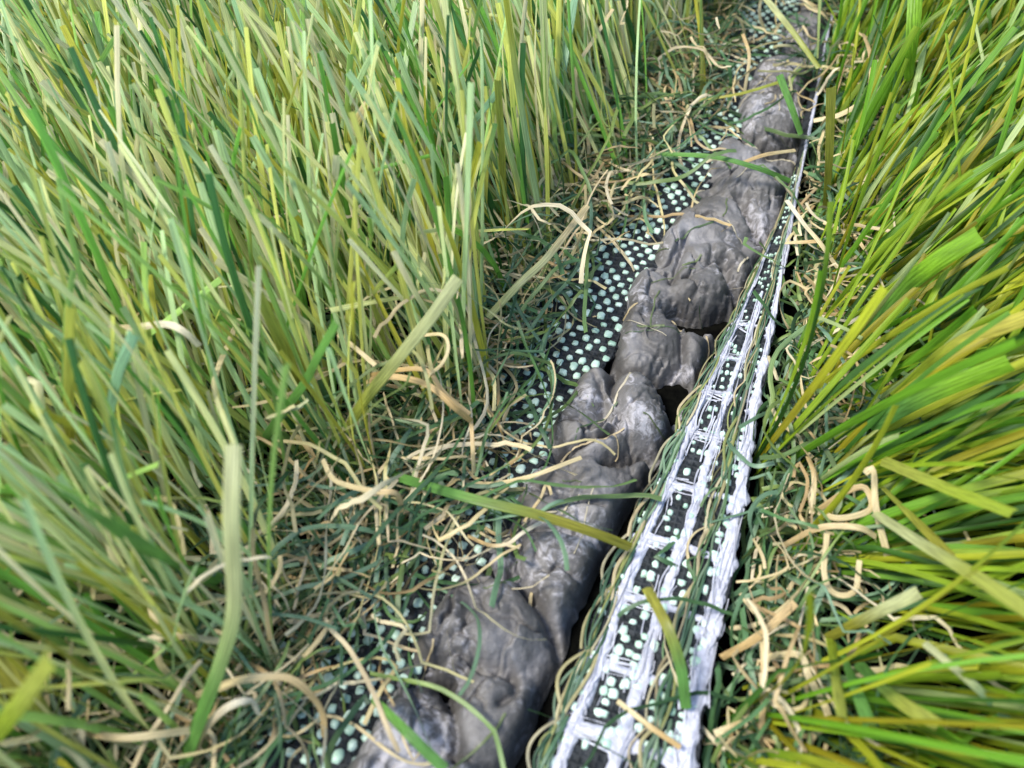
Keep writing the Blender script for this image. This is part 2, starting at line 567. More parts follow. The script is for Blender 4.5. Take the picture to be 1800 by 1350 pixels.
    D = np.sqrt((jx[..., None] - cx) ** 2 + (jy[..., None] - cy) ** 2)
    near = np.argpartition(D, 1, axis=-1)[..., :2]
    d0 = np.take_along_axis(D, near, -1)
    i0 = np.where(d0[..., 0] < d0[..., 1], near[..., 0], near[..., 1])
    gap = np.abs(d0[..., 0] - d0[..., 1])
    fac = tilt_x[i0] * (X - cx[i0]) + tilt_y[i0] * (Y - cy[i0])
    cq2 = rc.uniform(-15, 335, 900)
    cw2 = np.interp(cq2, q, L) + rc.random(900) * np.interp(cq2, q, R - L)
    cx2, cy2 = xy(cq2, cw2)
    kx, ky = rc.normal(0, 0.02, 900), rc.normal(0, 0.02, 900)
    jx2, jy2 = X + 0.7 * vnoise(X * 0.6, Y * 0.6, 41), Y + 0.7 * vnoise(X * 0.6, Y * 0.6, 42)
    gap2, fac2 = np.zeros(X.shape), np.zeros(X.shape)
    for a in range(0, X.shape[0], 100):
        sl = slice(a, a + 100)
        cand = np.where((cq2 > Q[sl].min() - 12) & (cq2 < Q[sl].max() + 12))[0]
        D2 = np.sqrt((jx2[sl][..., None] - cx2[cand]) ** 2 + (jy2[sl][..., None] - cy2[cand]) ** 2)
        n2 = np.argsort(D2, -1)[..., :2]
        e2 = np.take_along_axis(D2, n2, -1)
        gap2[sl] = e2[..., 1] - e2[..., 0]
        k2 = cand[n2[..., 0]]
        fac2[sl] = kx[k2] * (X[sl] - cx2[k2]) + ky[k2] * (Y[sl] - cy2[k2])
    H = H + fac * np.clip(gap / 1.2, 0, 1) - 1.4 * np.exp(-(gap / 0.55) ** 1.5) * (0.35 + 0.65 * (np.clip(vnoise(X * 0.15, Y * 0.15, 35) * 3, -0.5, 1)))
    H = np.maximum(H - 0.08 * np.exp(-(gap2 / 0.4) ** 1.5) + fac2 * np.clip(gap2 / 0.6, 0, 1), -2.5) * rim + 0.2 * rim
    return X, Y, H, 1300, 110


gx, gy, gz, nq, ns = glue_field()
top = np.stack([gx, gy, gz + 0.4], -1).reshape(-1, 3)
low = np.concatenate([np.stack([gx[:, 0], gy[:, 0], gx[:, 0] * 0 - 0.5], -1), np.stack([gx[:, -1], gy[:, -1], gx[:, 0] * 0 - 0.5], -1)])
i = (np.arange(nq - 1)[:, None] * ns + np.arange(ns - 1)[None, :]).ravel()
F = [np.stack([i, i + ns, i + ns + 1, i + 1], 1)]
a = np.arange(nq - 1)
F.append(np.stack([a * ns, nq * ns + a, nq * ns + a + 1, (a + 1) * ns], 1))
F.append(np.stack([a * ns + ns - 1, (a + 1) * ns + ns - 1, nq * ns + nq + a + 1, nq * ns + nq + a], 1))
glue = mesh_object('adhesive_strip', np.concatenate([top, low]), np.concatenate(F), M_GLUE)
tag(glue, 'lumpy creased grey strip of hardened adhesive running between the two turf edges', 'adhesive strip')

# thin fibres stuck to the adhesive, draped over its lumps
rf = np.random.default_rng(55)
G = np.stack([gx, gy, gz + 0.4], -1)
Df = []
for _ in range(70):
    a, b = rf.uniform(0, 900), rf.uniform(8, 100)
    th, L_ = rf.uniform(0, 2 * math.pi), rf.uniform(3, 11)
    row = []
    for k in range(18):
        ia, ib = int(np.clip(a, 0, 1298)), int(np.clip(b, 1, 108))
        p = G[ia, ib].copy()
        p[2] = max(p[2], G[max(ia - 4, 0):ia + 5, max(ib - 2, 0):ib + 3, 2].mean()) + 0.15
        row.append(p)
        th += rf.normal(0, 0.18)
        a += math.sin(th) * L_ / 17 / 0.263
        b += math.cos(th) * L_ / 17 / 0.19
    Df.append(row)
Df = np.array(Df)
Df[:, 1:-1] = (Df[:, :-2] + Df[:, 1:-1] + Df[:, 2:]) / 3
cf = np.array([(.06, .10, .04), (.40, .32, .18), (.10, .13, .05), (.45, .40, .28)])[rf.integers(0, 4, 70)]
V, F, uv, col = ribbons(Df, rf.uniform(0.15, 0.4, 70), rf.normal(0, 0.3, (70, 18)), c0=cf, c1=cf, fold=0.1)
o = mesh_object('stuck_fibres', V, F, M_CURL, None, uv, col)
tag(o, 'fine broken fibres stuck to the lumpy grey strip', 'fibres', kind='stuff')

# ------------------------------------------------------------------ the white-latexed turf strip on the right
strip = empty('backing_strip')
tag(strip, 'turned-up turf strip with white latex bands and scalloped green yarn, right of grey strip', 'turf strip')


def str_z(q, s):
    return 4.6 + 1.5 * s + 0.35 * np.sin(q * 0.2)


def SP(q, s, h=0.0):
    L, R = STR_L(q), STR_R(q)
    w = L * (1 - s) + R * s
    x, y = xy(q, w)
    return np.stack([x, y, str_z(q, s) + h], -1)


slab('woven_cloth', lambda q: STR_L(q) + 0.05 * (STR_R(q) - STR_L(q)), lambda q: STR_R(q) - 0.2, str_z, 0.7, -10, 300, 400, 20, M_CLOTH, strip,
     rough=0.12, jag=0.3)
pts, rad, hgt = [], [], []
for j, q in enumerate(np.arange(-8, 150, 1.45)):
    for s in (0.12, 0.30, 0.385, 0.47, 0.62, 0.80, 0.86):
        if rng.random() < 0.4:
            continue
        ss = s + 0.02 * rng.standard_normal() + (0.04 if j % 2 else 0)
        sc = (STR_R(q) - STR_L(q)) / 18
        p = SP(q + 0.2 * rng.standard_normal(), ss, 0.05)
        pts.append(p)
        rad.append(rng.uniform(0.45, 0.68) * min(1, max(sc, 0.4)))
        hgt.append(rng.uniform(0.3, 0.5))
dots('stitching', pts, np.array(rad), np.array(hgt), M_DOT, strip)


rungs_px = [(960, 1372), (1003, 1280), (1040, 1160), (1085, 1042), (1128, 947), (1165, 847), (1207, 757), (1240, 690), (1268, 628), (1295, 572)]
rq = np.array([qw(P(px, py, 5.2))[0] for px, py in rungs_px])


def latex_band(name, path_q, path_s, width_s, seed, h0=0.25, h1=0.75, M=13, wmin=0.0):
    """irregular domed band of dried latex along (q, s) path"""
    n = len(path_q)
    q, s = np.asarray(path_q), np.asarray(path_s)
    full = STR_R(q) - STR_L(q)
    fil = 1 + (0.55 * np.exp(-((q[:, None] - rq[None]) / 1.3) ** 2).sum(1) if np.ptp(q) > 20 else 0)
    width_s = width_s * fil
    wl_ = width_s * (1 + 0.20 * vnoise(q * 0.55 + seed, s * 9 + seed, seed) + 0.20 * vnoise(q * 1.7 + seed, s * 31, seed + 1))
    wr_ = width_s * (1 + 0.20 * vnoise(q * 0.5 + seed * 3, s * 9, seed + 2) + 0.20 * vnoise(q * 1.6 + seed, s * 31, seed + 3))
    c = np.stack([q, s * full], -1)
    T = norm(np.gradient(c, axis=0))
    Nn = np.stack([-T[:, 1], T[:, 0]], -1)
    V = []
    for k in range(M):
        f = k / (M - 1) * 2 - 1
        ww = np.where(f < 0, wl_, wr_) * full / 2
        ww = np.maximum(ww, wmin)
        qq = q + Nn[:, 0] * ww * f
        ss = (s * full + Nn[:, 1] * ww * f) / full
        hh = h0 * -1 + (h1 + h0) * (1 - abs(f) ** 3) + 0.16 * vnoise(qq * 1.8, ss * 30, seed + 5) * (1 - f * f) + 0.10 * vnoise(qq * 4.2, ss * 70, seed + 6) * (1 - f * f)
        V.append(SP(qq, ss, hh))
    V = np.stack(V, 1)
    i = (np.arange(n - 1)[:, None] * M + np.arange(M - 1)[None, :]).ravel()
    F = np.stack([i, i + 1, i + M + 1, i + M], 1)
    return mesh_object(name, V.reshape(-1, 3), F, M_LATEX, strip)


qs = np.linspace(-9, 128, 500)
latex_band('latex_band', qs, 0.205 + 0.006 * np.sin(qs * 0.35), 0.10, 1, h1=0.35)
qs = np.linspace(-9, 116, 480)
latex_band('latex_band', qs, 0.52 + 0.006 * np.sin(qs * 0.3 + 1), 0.10, 2, h1=0.35)
qs = np.linspace(-9, 208, 700)
o = latex_band('latex_band', qs, 0.912 + 0.004 * np.sin(qs * 0.3 + 2), 0.135, 3, h1=0.4, wmin=0.38)
o['label'] = 'wide white edge band'
for k, q0 in enumerate(rq):
    s = np.linspace(0.07, 0.90, 70)
    latex_band('cross_bar', q0 + 0.8 * np.sin((s - 0.07) * 4) * (0.5 + 0.5 * math.sin(k * 2.1)), s, (0.082 + 0.02 * math.sin(k * 1.7)) * (1 + 0.8 * np.exp(-((s - 0.2) / 0.06) ** 2) + 0.8 * np.exp(-((s - 0.52) / 0.06) ** 2)), 10 + k, h1=0.32)
    # short knobs where the wide edge band was daubed towards the yarn
    s = np.linspace(0.80, 0.93, 16)
    latex_band('cross_bar', q0 - 2.0 + 0 * s + (s - 0.8) * 6, s, 0.10 + 0.03 * math.sin(k * 2.7), 40 + k, h1=0.45)

# frayed threads of the scrim along the bands
rt = np.random.default_rng(91)
Tt = []
for sm, qm, nt in ((0.205, 120, 90), (0.52, 110, 90), (0.912, 190, 130)):
    for _ in range(nt):
        q0 = rt.uniform(-8, qm)
        t = np.linspace(0, 1, 10)
        q = q0 + rt.uniform(3, 10) * t
        s = sm + rt.normal(0, 0.045) + rt.normal(0, 0.03) * t + 0.012 * np.sin(t * rt.uniform(3, 9) + rt.uniform(0, 6))
        Tt.append(SP(q, s, 0.12 + 0.5 * rt.random() + 0.3 * np.sin(t * 3) * rt.random()))
for q0 in rq:
    for _ in range(9):
        t = np.linspace(0, 1, 10)
        s = rt.uniform(0.10, 0.25) + rt.uniform(0.15, 0.4) * t
        q = q0 + rt.normal(0, 0.6) + rt.normal(0, 0.5) * t
        Tt.append(SP(q, s, 0.15 + 0.35 * rt.random() + 0 * t))
Tt = np.array(Tt)
cw_ = np.full((len(Tt), 3), 0.52) * rt.uniform(0.7, 1.1, (len(Tt), 1)) * np.array([0.95, 0.97, 1.08])
V, F, uv, col = ribbons(Tt, rt.uniform(0.10, 0.26, len(Tt)), rt.normal(0, 0.5, (len(Tt), 10)), c0=cw_, c1=cw_)
mesh_object('frayed_thread', V, F, M_CURL, strip, uv, col)['kind'] = 'stuff'

# scalloped yarn rows
rq = np.array(sorted(rq))
step = np.diff(rq).mean()
nodes_q = np.concatenate([[rq[0] - step], rq, rq[-1] + step * np.arange(1, 6)])


def braid(name, s_mid, amp, qmax, qoff, seed, spread):
    r = np.random.default_rng(seed)
    Cs, wd, c0 = [], [], []
    tan = [(0.36, 0.30, 0.17), (0.28, 0.25, 0.12), (0.40, 0.36, 0.22)]
    grn = [(0.08, 0.15, 0.06), (0.05, 0.11, 0.055), (0.17, 0.25, 0.15), (0.20, 0.22, 0.07), (0.11, 0.18, 0.11)]
    for a, b in zip(nodes_q[:-1], nodes_q[1:]):
        if a > qmax:
            break
        a, b = a + qoff, b + qoff
        for k in range(8):
            f = k / 7.0
            t = np.linspace(0, 1, 16)
            e0, e1 = r.normal(0, 0.14, 2)
            q = a + (b - a) * ((-0.08 + e0) + (1.16 + e1 - e0) * t) + 0.25 * r.standard_normal()
            bow = np.sin(np.pi * np.clip(t + 0.1 * r.standard_normal(), 0, 1)) ** r.uniform(0.6, 1.3)
            full = STR_R(q) - STR_L(q)
            am = amp * r.uniform(0.75, 1.3)
            s = s_mid + spread * (f - 0.5) * (0.35 + 0.65 * bow) - am * bow * (1.3 - 1.5 * f) + r.uniform(0.2, 0.6) * spread * (t - 0.5) \
                + 0.010 * r.standard_normal() + 0.010 * np.sin(t * r.uniform(4, 11) + r.uniform(0, 6))
            h = 0.05 + r.uniform(0.2, 0.75) * np.sin(np.pi * t) + 0.35 * r.random() + 0.15 * np.sin(t * r.uniform(5, 12))
            Cs.append(SP(q, s, h))
            sc = np.clip(full.mean() / 17, 0.35, 1)
            wd.append(r.uniform(0.22, 0.62) * sc)
            c0.append(np.array(tan[r.integers(3)] if (k < 1 or r.random() < 0.28) else grn[r.integers(5)]) * r.uniform(0.75, 1.25))
    Cs = np.array(Cs)
    c0 = np.array(c0)
    ang = r.normal(0, 0.5, (len(Cs), 1)) + np.zeros((1, Cs.shape[1]))
    V, F, uv, col = ribbons(Cs, np.array(wd), ang, fold=0.3, c0=c0, c1=c0 * r.uniform(0.8, 1.2, (len(Cs), 1)))
    return mesh_object(name, V, F, M_CURL, strip, uv, col)


braid('yarn_row', 0.125, 0.07, 180, 0.0, 5, 0.06)
braid('yarn_row', 0.73, 0.075, 175, step * 0.4, 6, 0.07)

# ------------------------------------------------------------------ grass
def pick(pal, n, r, jit=0.12):
    c = np.array([p[1:] for p in pal], float)
    w = np.array([p[0] for p in pal], float)
    k = r.choice(len(pal), n, p=w / w.sum())
    return (c[k] * (1 + jit * r.standard_normal((n, 1)))).clip(0.01, 0.9), k


GREEN_L = [(2.0, .15, .37, .05), (2.4, .32, .52, .12), (3.2, .48, .66, .30), (3.0, .57, .60, .13), (1.4, .46, .44, .05),  # the mint tone has the blades' glossy sheen put into the colour
           (3.4, .72, .74, .31), (2.8, .80, .73, .42), (1.5, .045, .15, .035)]  # the darkest green stands in for shade in gaps between blades
GREEN_R = [(3.0, .13, .30, .016), (2.8, .25, .37, .020), (2.4, .36, .39, .024), (1.2, .29, .26, .013), (1.5, .045, .125, .016), (1.0, .42, .52, .20)]
TAN = [(2, .52, .42, .22), (1.6, .60, .52, .34), (1.2, .40, .28, .13), (1, .46, .42, .20)]
DARKG = [(1.8, .03, .075, .03), (2, .07, .155, .055), (1.2, .15, .25, .15), (1.6, .14, .20, .05)]


def grass(name, mask, density, box, lean, pal, mat, r, Lr=(30, 46), wr=(1.15, 2.0), spread=0.22, droop=0.2, kinks=0.2):
    x0, x1, y0, y1 = box
    # tufts of several blades, as the pile is stitched
    nt = int((x1 - x0) * (y1 - y0) * density)
    tx, ty = r.uniform(x0, x1, nt), r.uniform(y0, y1, nt)
    ok = mask(tx, ty, r)
    tx, ty = tx[ok], ty[ok]
    nb = 8
    n = len(tx) * nb
    bx = np.repeat(tx, nb) + r.normal(0, 0.9, n)
    by = np.repeat(ty, nb) + r.normal(0, 0.9, n)
    ld = lean(bx, by)
    tj = np.repeat(r.normal(0, 0.55, (len(tx), 2)), nb, 0)
    d = np.zeros((n, 3))
    d[:, :2] = ld + spread * (tj + r.normal(0, 0.8, (n, 2)))
    d[:, 2] = 1
    d = norm(d)
    L = r.uniform(Lr[0], Lr[1], n)
    K = 10
    u = np.linspace(0, 1, K)[None, :, None]
    bend = np.zeros((n, 3))
    bend[:, :2] = droop * (ld * 0.7 + r.normal(0, 0.6, (n, 2)))
    bend[:, 2] = -droop * np.abs(r.normal(0.4, 0.4, n))
    p0 = np.stack([bx, by, np.full(n, 0.2)], -1)
    C = p0[:, None, :] + L[:, None, None] * (d[:, None, :] * u + bend[:, None, :] * u ** 2)
    kk = np.where(r.random(n) < kinks)[0]
    ki = r.integers(3, K - 2, len(kk))
    after = np.clip(np.arange(K)[None] - ki[:, None], 0, None) / (K - 1)
    off = np.stack([r.normal(0, 0.38, len(kk)), r.normal(0, 0.38, len(kk)), -np.abs(r.normal(0.55, 0.45, len(kk)))], -1)
    C[kk] += off[:, None, :] * (after * L[kk][:, None])[..., None]
    C[..., 2] = np.maximum(C[..., 2], 0.5)
    ang = r.uniform(-1.3, 1.3, (n, 1)) + np.linspace(-0.5, 0.5, K)[None] * r.normal(0, 0.8, (n, 1))
    w = r.uniform(wr[0], wr[1], n)
    c0, k0 = pick(pal, n, r)
    c1, k1 = pick(pal, n, r)
    same = r.random(n) < 0.6
    c1[same] = c0[same] * 1.08
    V, F, uv, col = ribbons(C, w, ang, c0=c0, c1=c1, split=r.uniform(0.3, 0.9, n), taper=lambda uu: 0.75 + 0.25 * np.minimum(1, uu * 4))
    return mesh_object(name, V, F, mat, None, uv, col)


def lean_left(x, y):
    q, w = qw(np.stack([x, y], -1))
    e = MAT_L(q) - w
    near = np.exp(-np.maximum(e, 0) / 12)
    lx = -0.26 + 0.12 * np.sin(x * 0.06 + y * 0.03) - 0.05 * near
    ly = 0.38 + 0.12 * np.sin(y * 0.05 + x * 0.04)
    lo = np.clip((95 - y) / 60, 0, 1)
    ly = ly - 0.30 * lo
    return np.stack([lx, ly], -1)


def mask_left(x, y, r):
    q, w = qw(np.stack([x, y], -1))
    e = MAT_L(q) - w + r.normal(0, 1.2, len(x))
    return (e > np.interp(q, [60, 95], [-1.5, -3.0])) & (r.random(len(x)) < np.clip(0.68 + e / 14, 0, 1))


def lean_right(x, y):
    q, w = qw(np.stack([x, y], -1))
    f = np.interp(y, [20, 50, 75, 110, 170, 240], [-0.55, -0.35, 0.05, 0.45, 0.62, 0.5])
    e = np.clip((w - STR_R(q)) / 45, 0, 1)
    lx = np.interp(y, [20, 60, 110, 170, 240], [0.55, 0.95, 0.9, 0.5, 0.2]) * (1 - 0.45 * e) * np.interp(e, [0, 0.25], [0.45, 1])
    return np.stack([lx, f * (1 - 0.3 * e)], -1)


def mask_right(x, y, r):
    q, w = qw(np.stack([x, y], -1))
    e = w - STR_R(q) + r.normal(0, 1.0, len(x))
    return (e > 1.8) & (r.random(len(x)) < np.clip(np.interp(q, [40, 95, 130], [0.12, 0.4, 0.55]) + e / 14, 0, 1))


r1 = np.random.default_rng(21)
g = grass('turf_grass', mask_left, 0.034, (-210, 110, -5, 330), lean_left, GREEN_L, M_BLADE, r1, (32, 58), (0.4, 1.05), 0.20, 0.19, 0.09)
tag(g, 'dense cut blades of pale and yellow green turf, left of the dotted backing', 'grass', kind='stuff')
r2 = np.random.default_rng(22)
g = grass('turf_grass', mask_right, 0.036, (0, 210, -5, 330), lean_right, GREEN_R, M_BLADE_R, r2, (30, 50), (0.5, 1.2), 0.24, 0.24, 0.12)
tag(g, 'splayed bright yellow green turf blades, right of the white latex strip', 'grass', kind='stuff')


def curls(name, n, sampler, pal, mat, r, length=(10, 32), width=(0.45, 0.85), zr=(1.0, 9.0), curl=0.5, kink=0.12, K=16, keep=None):
    x, y = sampler(n, r)
    n = len(x)
    L = r.uniform(length[0], length[1], n)
    st = L / (K - 1)
    th = r.uniform(0, 2 * np.pi, n)
    el = r.normal(0.15, 0.35, n)
    om = r.normal(0, curl, n) * 0.6
    p = np.stack([x, y, r.uniform(zr[0], zr[1], n)], -1)
    C = [p]
    for k in range(K - 1):
        om = 0.82 * om + 0.18 * curl * r.normal(0, 1.6, n)
        th = th + om
        kk = r.random(n) < kink
        th = th + kk * r.normal(0, 1.1, n)
        el = 0.8 * el + r.normal(0, 0.22, n) - 0.02 * np.maximum(p[:, 2] - zr[1], 0)
        d = np.stack([np.cos(th) * np.cos(el), np.sin(th) * np.cos(el), np.sin(el)], -1)
        p = p + d * st[:, None]
        p[:, 2] = np.clip(p[:, 2], 0.8, zr[1] * 1.7)
        C.append(p)
    C = np.stack(C, 1)
    if keep is not None:
        C = C[keep(C, r)]
        n = len(C)
    ang = r.normal(0, 0.6, (n, 1)) + np.cumsum(r.normal(0, 0.2, (n, K)), 1)
    c0, _ = pick(pal, n, r)
    c1, _ = pick(pal, n, r)
    V, F, uv, col = ribbons(C, r.uniform(width[0], width[1], n), ang, fold=0.08, c0=c0, c1=(c0 + c1) / 2)
    return mesh_object(name, V, F, mat, None, uv, col)


def near_left(off, sig, q0=-10, q1=330):
    def f(n, r):
        q = q0 + (q1 - q0) * r.random(n) ** 1.25
        w = MAT_L(q) - np.abs(r.normal(0, sig, n)) + off
        return xy(q, w)
    return f


def near_right(off, sig, q0=-10, q1=330):
    def f(n, r):
        q = q0 + (q1 - q0) * r.random(n) ** 1.25
        w = STR_R(q) + np.abs(r.normal(0, sig, n)) + off
        return xy(q, w)
    return f


def anywhere_left(n, r):
    x, y = r.uniform(-200, 100, n), r.uniform(-5, 330, n)
    q, w = qw(np.stack([x, y], -1))
    k = w < MAT_L(q)
    return x[k], y[k]


def off_backing(C, r):
    q, w = qw(C)
    return ((w - MAT_L(q)).max(1) < np.interp(q.mean(1), [20, 60, 95, 170], [4, 5.5, 10, 9.5])) | (r.random(len(C)) < np.interp(q.mean(1), [0, 90, 200], [0.08, 0.10, 0.16]) * ((w - GLUE_L(q)).max(1) < 3))


def off_strip(C, r):
    q, w = qw(C)
    return ((w - STR_R(q)).min(1) > -0.8) | (r.random(len(C)) < 0.05)


r3 = np.random.default_rng(31)
o = curls('green_thatch', 1900, near_left(5, 9), DARKG, M_CURL, r3, (12, 42), (0.3, 0.7), (1, 9), 0.16, 0.05, keep=off_backing)
tag(o, 'dark green curled fibres tangled along the dotted backing', 'fibres', kind='stuff')
o = curls('straw_thatch', 1250, near_left(5.5, 10), TAN, M_STRAW, r3, (8, 32), (0.25, 0.55), (1, 10), 0.22, 0.12, keep=off_backing)
tag(o, 'thin tan curled fibres tangled along the dotted backing', 'fibres', kind='stuff')
o = curls('straw_thatch', 3800, anywhere_left, TAN + DARKG, M_STRAW, r3, (10, 34), (0.4, 0.8), (1, 14), 0.22, 0.1, keep=off_backing)
tag(o, 'tan and green curled fibres deep among the upright left blades', 'fibres', kind='stuff')
o = curls('straw_thatch', 1500, anywhere_left, TAN + DARKG[2:], M_STRAW, r3, (8, 26), (0.3, 0.6), (8, 26), 0.14, 0.14, keep=off_backing)
tag(o, 'pale broken straw bits caught halfway up the left blades', 'fibres', kind='stuff')
o = curls('green_thatch', 2600, near_right(1, 9), DARKG, M_CURL, r3, (10, 30), (0.3, 0.8), (1, 8), 0.24, 0.06, keep=off_strip)
tag(o, 'dark green curled fibres tangled beside the white latex strip', 'fibres', kind='stuff')
o = curls('straw_thatch', 800, near_right(2, 8), TAN, M_STRAW, r3, (8, 28), (0.28, 0.62), (2, 10), 0.3, 0.14, keep=off_strip)
tag(o, 'tan curled fibres tangled beside the white latex strip', 'fibres', kind='stuff')

def clumps(spots, rad):
    pc = np.array([P(a, b, 2)[:2] for a, b in spots])

    def f(n, r):
        k = r.integers(0, len(pc), n)
        return pc[k, 0] + r.normal(0, rad, n), pc[k, 1] + r.normal(0, rad, n)
    return f


SPL = [(1150, 250), (1180, 160), (1050, 370), (740, 870), (800, 900), (690, 930), (610, 1120), (1120, 275), (1200, 200), (1250, 110), (930, 500), (860, 640), (540, 1250), (780, 800), (860, 880), (1060, 350)]
o = curls('green_thatch', 240, clumps(SPL, 5), DARKG, M_CURL, r3, (10, 30), (0.35, 0.8), (2, 9), 0.2, 0.06)
tag(o, 'dark green fibres lying loose over the dotted backing itself', 'fibres', kind='stuff')
o = curls('straw_thatch', 230, clumps(SPL, 5), TAN, M_STRAW, r3, (8, 28), (0.3, 0.6), (2, 9), 0.25, 0.12)
tag(o, 'thin tan fibres lying loose over the dotted backing itself', 'fibres', kind='stuff')
SPF = [(1445, 25), (1435, 90), (1420, 150), (1400, 20)]
o = curls('green_thatch', 70, clumps(SPF, 4), DARKG[:2] + TAN[:1], M_CURL, r3, (10, 24), (0.35, 0.7), (4, 11), 0.2, 0.1)
tag(o, 'dark fibres fallen over the far end of the grey strip', 'fibres', kind='stuff')
SPR = [(1450, 230), (1450, 420), (1440, 330), (1500, 170), (1450, 520)]
o = curls('straw_thatch', 90, clumps(SPR, 3.5), TAN, M_STRAW, r3, (8, 26), (0.3, 0.6), (3, 11), 0.25, 0.15, keep=off_strip)
tag(o, 'tan fibres heaped against the far narrow end of the white strip', 'fibres', kind='stuff')

# ------------------------------------------------------------------ single blades and fibres one can point at
COL = dict(green=(.13, .30, .06), mid=(.10, .24, .05), yel=(.33, .36, .06), pale=(.46, .48, .22), mint=(.26, .46, .27), olive=(.26, .25, .03),  # mint carries the pale sheen of glossy blades as colour
           straw=(.56, .46, .25), white=(.64, .58, .43), tan=(.50, .36, .17), orange=(.47, .32, .13), bright=(.20, .38, .02), lime=(.30, .38, .03),
           gold=(.45, .40, .06), blue=(.16, .30, .22))


def single(name, pts, width, ca, cb, label, split=0.5, roll=0.0, mat=None, seed=0, twist=0.3):
    far_x = max(p[0] for p in pts)
    up = 1.25 if far_x < 700 else 1.45 if (name == 'straw_fibre' and far_x < 840) else 1.3 if (name == 'grass_blade' and far_x < 890) else 1.0
    W = spline([P(x, y, z * up) for x, y, z in pts], 26)
    o_ = W[0].copy()
    o_[2] = 0
    r = np.random.default_rng(int(abs(pts[0][0] * 7 + pts[-1][1] * 13)) + seed)
    C = (W - o_)[None]
    # roll so that the broad side faces roughly up
    ang = roll + twist * np.linspace(-1, 1, 26)[None] * r.choice([-1, 1])
    view = norm(np.array([0, -0.55, 0.85]))
    V, F, uv, col = ribbons(C, np.array([width * np.mean([(CAM_H - z * up) / (CAM_H - z) for _, _, z in pts]) * (0.85 if name == 'straw_fibre' else 1)]), ang, ref=view, fold=0.1 if name == 'straw_fibre' else 0.18, c0=np.array([COL[ca]]), c1=np.array([COL[cb]]), split=split, soft=0.4)
    uv = uv + np.array([0, r.integers(500)])
    m = mat or (M_STRAW if name == 'straw_fibre' else M_BLADE)
    o = mesh_object(name, V, F, m, None, uv, col)
    o.location = tuple(o_ * S)
    if name == 'straw_fibre':
        tag(o, label, 'fibre', 'loose straw coloured fibres lying on the turf')
    else:
        tag(o, label, 'grass blade', 'single grass blades standing out of the turf')
    return o


B, T = 'grass_blade', 'straw_fibre'
single(B, [(690, 835, 9), (760, 857, 12), (850, 882, 14), (950, 906, 14), (1040, 935, 12), (1108, 962, 8)], 1.35, 'mid', 'olive',
       'long olive blade lying right across the grey strip to the yarn edge')
single(B, [(603, 770, 7), (640, 705, 14), (700, 630, 20), (760, 555, 25), (806, 488, 28)], 1.7, 'yel', 'pale',
       'broad pale blade slanting over the orange fibre bundle')
single(B, [(858, 558, 12), (915, 497, 17), (962, 452, 18), (1032, 362, 15)], 1.15, 'pale', 'straw',
       'thin pale blade slanting above the dotted backing, in line with a broader one')
single(B, [(318, 1365, 4), (342, 1290, 10), (393, 1150, 20), (412, 1060, 26), (407, 920, 33), (411, 782, 36)], 1.75, 'green', 'pale',
       'tall blade with green foot and cream upper half, cut square', 0.5)
single(T, [(420, 560, 18), (382, 650, 22), (378, 690, 24), (395, 740, 28), (413, 783, 33)], 0.9, 'straw', 'pale',
       'kinked straw fibre ending at the cream tip of the tall two-coloured blade')
single(B, [(122, 860, 12), (121, 700, 26), (123, 538, 36)], 1.7, 'olive', 'yel', 'upright olive yellow blade beside the slanting mint blade')
single(B, [(172, 860, 10), (190, 740, 22), (208, 655, 29), (236, 585, 35)], 1.5, 'mint', 'mint', 'slanting mint blade just below the cream bent fibre')
single(T, [(172, 578, 22), (230, 576, 24), (290, 570, 26), (322, 582, 26), (350, 608, 24)], 1.1, 'straw', 'white',
       'bent cream fibre lying level above the mint blade')
single(B, [(450, 795, 6), (490, 735, 14), (533, 677, 20), (562, 620, 26), (592, 566, 30)], 1.3, 'mid', 'green',
       'mid green blade leaning right across yellow ones, near the pale slanted blade')
single(B, [(540, 720, 6), (510, 640, 18), (480, 570, 26), (450, 508, 33)], 2.0, 'olive', 'yel', 'broad yellow green blade with square tip leaning left')
single(B, [(778, 292, 12), (825, 225, 20), (872, 165, 28)], 1.25, 'mint', 'mint', 'mint blade crossing yellow blades, leaning right near the top')
single(B, [(968, 262, 8), (985, 150, 18), (1000, 60, 24), (1012, -15, 28)], 1.4, 'mint', 'mint', 'tall mint blade left of the kinked straw stalk at the top')
single(T, [(1077, 16, 24), (1040, 75, 22), (1014, 118, 20), (1014, 160, 17), (1032, 225, 11), (1036, 292, 6)], 0.85, 'straw', 'straw',
       'straw stalk kinked like an elbow near the top edge')
single(B, [(887, 440, 4), (884, 310, 16), (875, 140, 32)], 1.15, 'olive', 'yel', 'slender upright yellow green blade beside the crossing mint blade')
single(B, [(608, 262, 22), (618, 232, 25), (640, 190, 28), (668, 145, 30)], 1.4, 'gold', 'straw', 'golden bent blade tip among upright green blades')
single(B, [(385, 1020, 10), (330, 1000, 16), (275, 975, 24), (185, 915, 32), (100, 858, 40)], 2.0, 'mid', 'green',
       'broad deep green blade leaning far left, near the tall cream tipped blade')
single(B, [(-12, 1296, 26), (40, 1230, 34), (92, 1156, 40)], 1.9, 'lime', 'yel', 'short bright lime blade slanting up from the left edge')
single(B, [(185, 1230, 10), (150, 1180, 18), (90, 1130, 28), (20, 1090, 36), (-20, 1075, 38)], 2.0, 'olive', 'olive',
       'broad olive blade arching in from the left edge above the lime one')
single(B, [(0, 1150, 20), (60, 1245, 16), (120, 1345, 8)], 3.0, 'olive', 'mid', 'very broad dull olive blade low at the left corner')
single(T, [(337, 1225, 8), (372, 1213, 12), (430, 1194, 15), (500, 1190, 15), (540, 1215, 13), (566, 1252, 9), (570, 1296, 5)], 1.05, 'straw', 'tan',
       'arched tan fibre bowing over dark green fibres below the dotted backing')
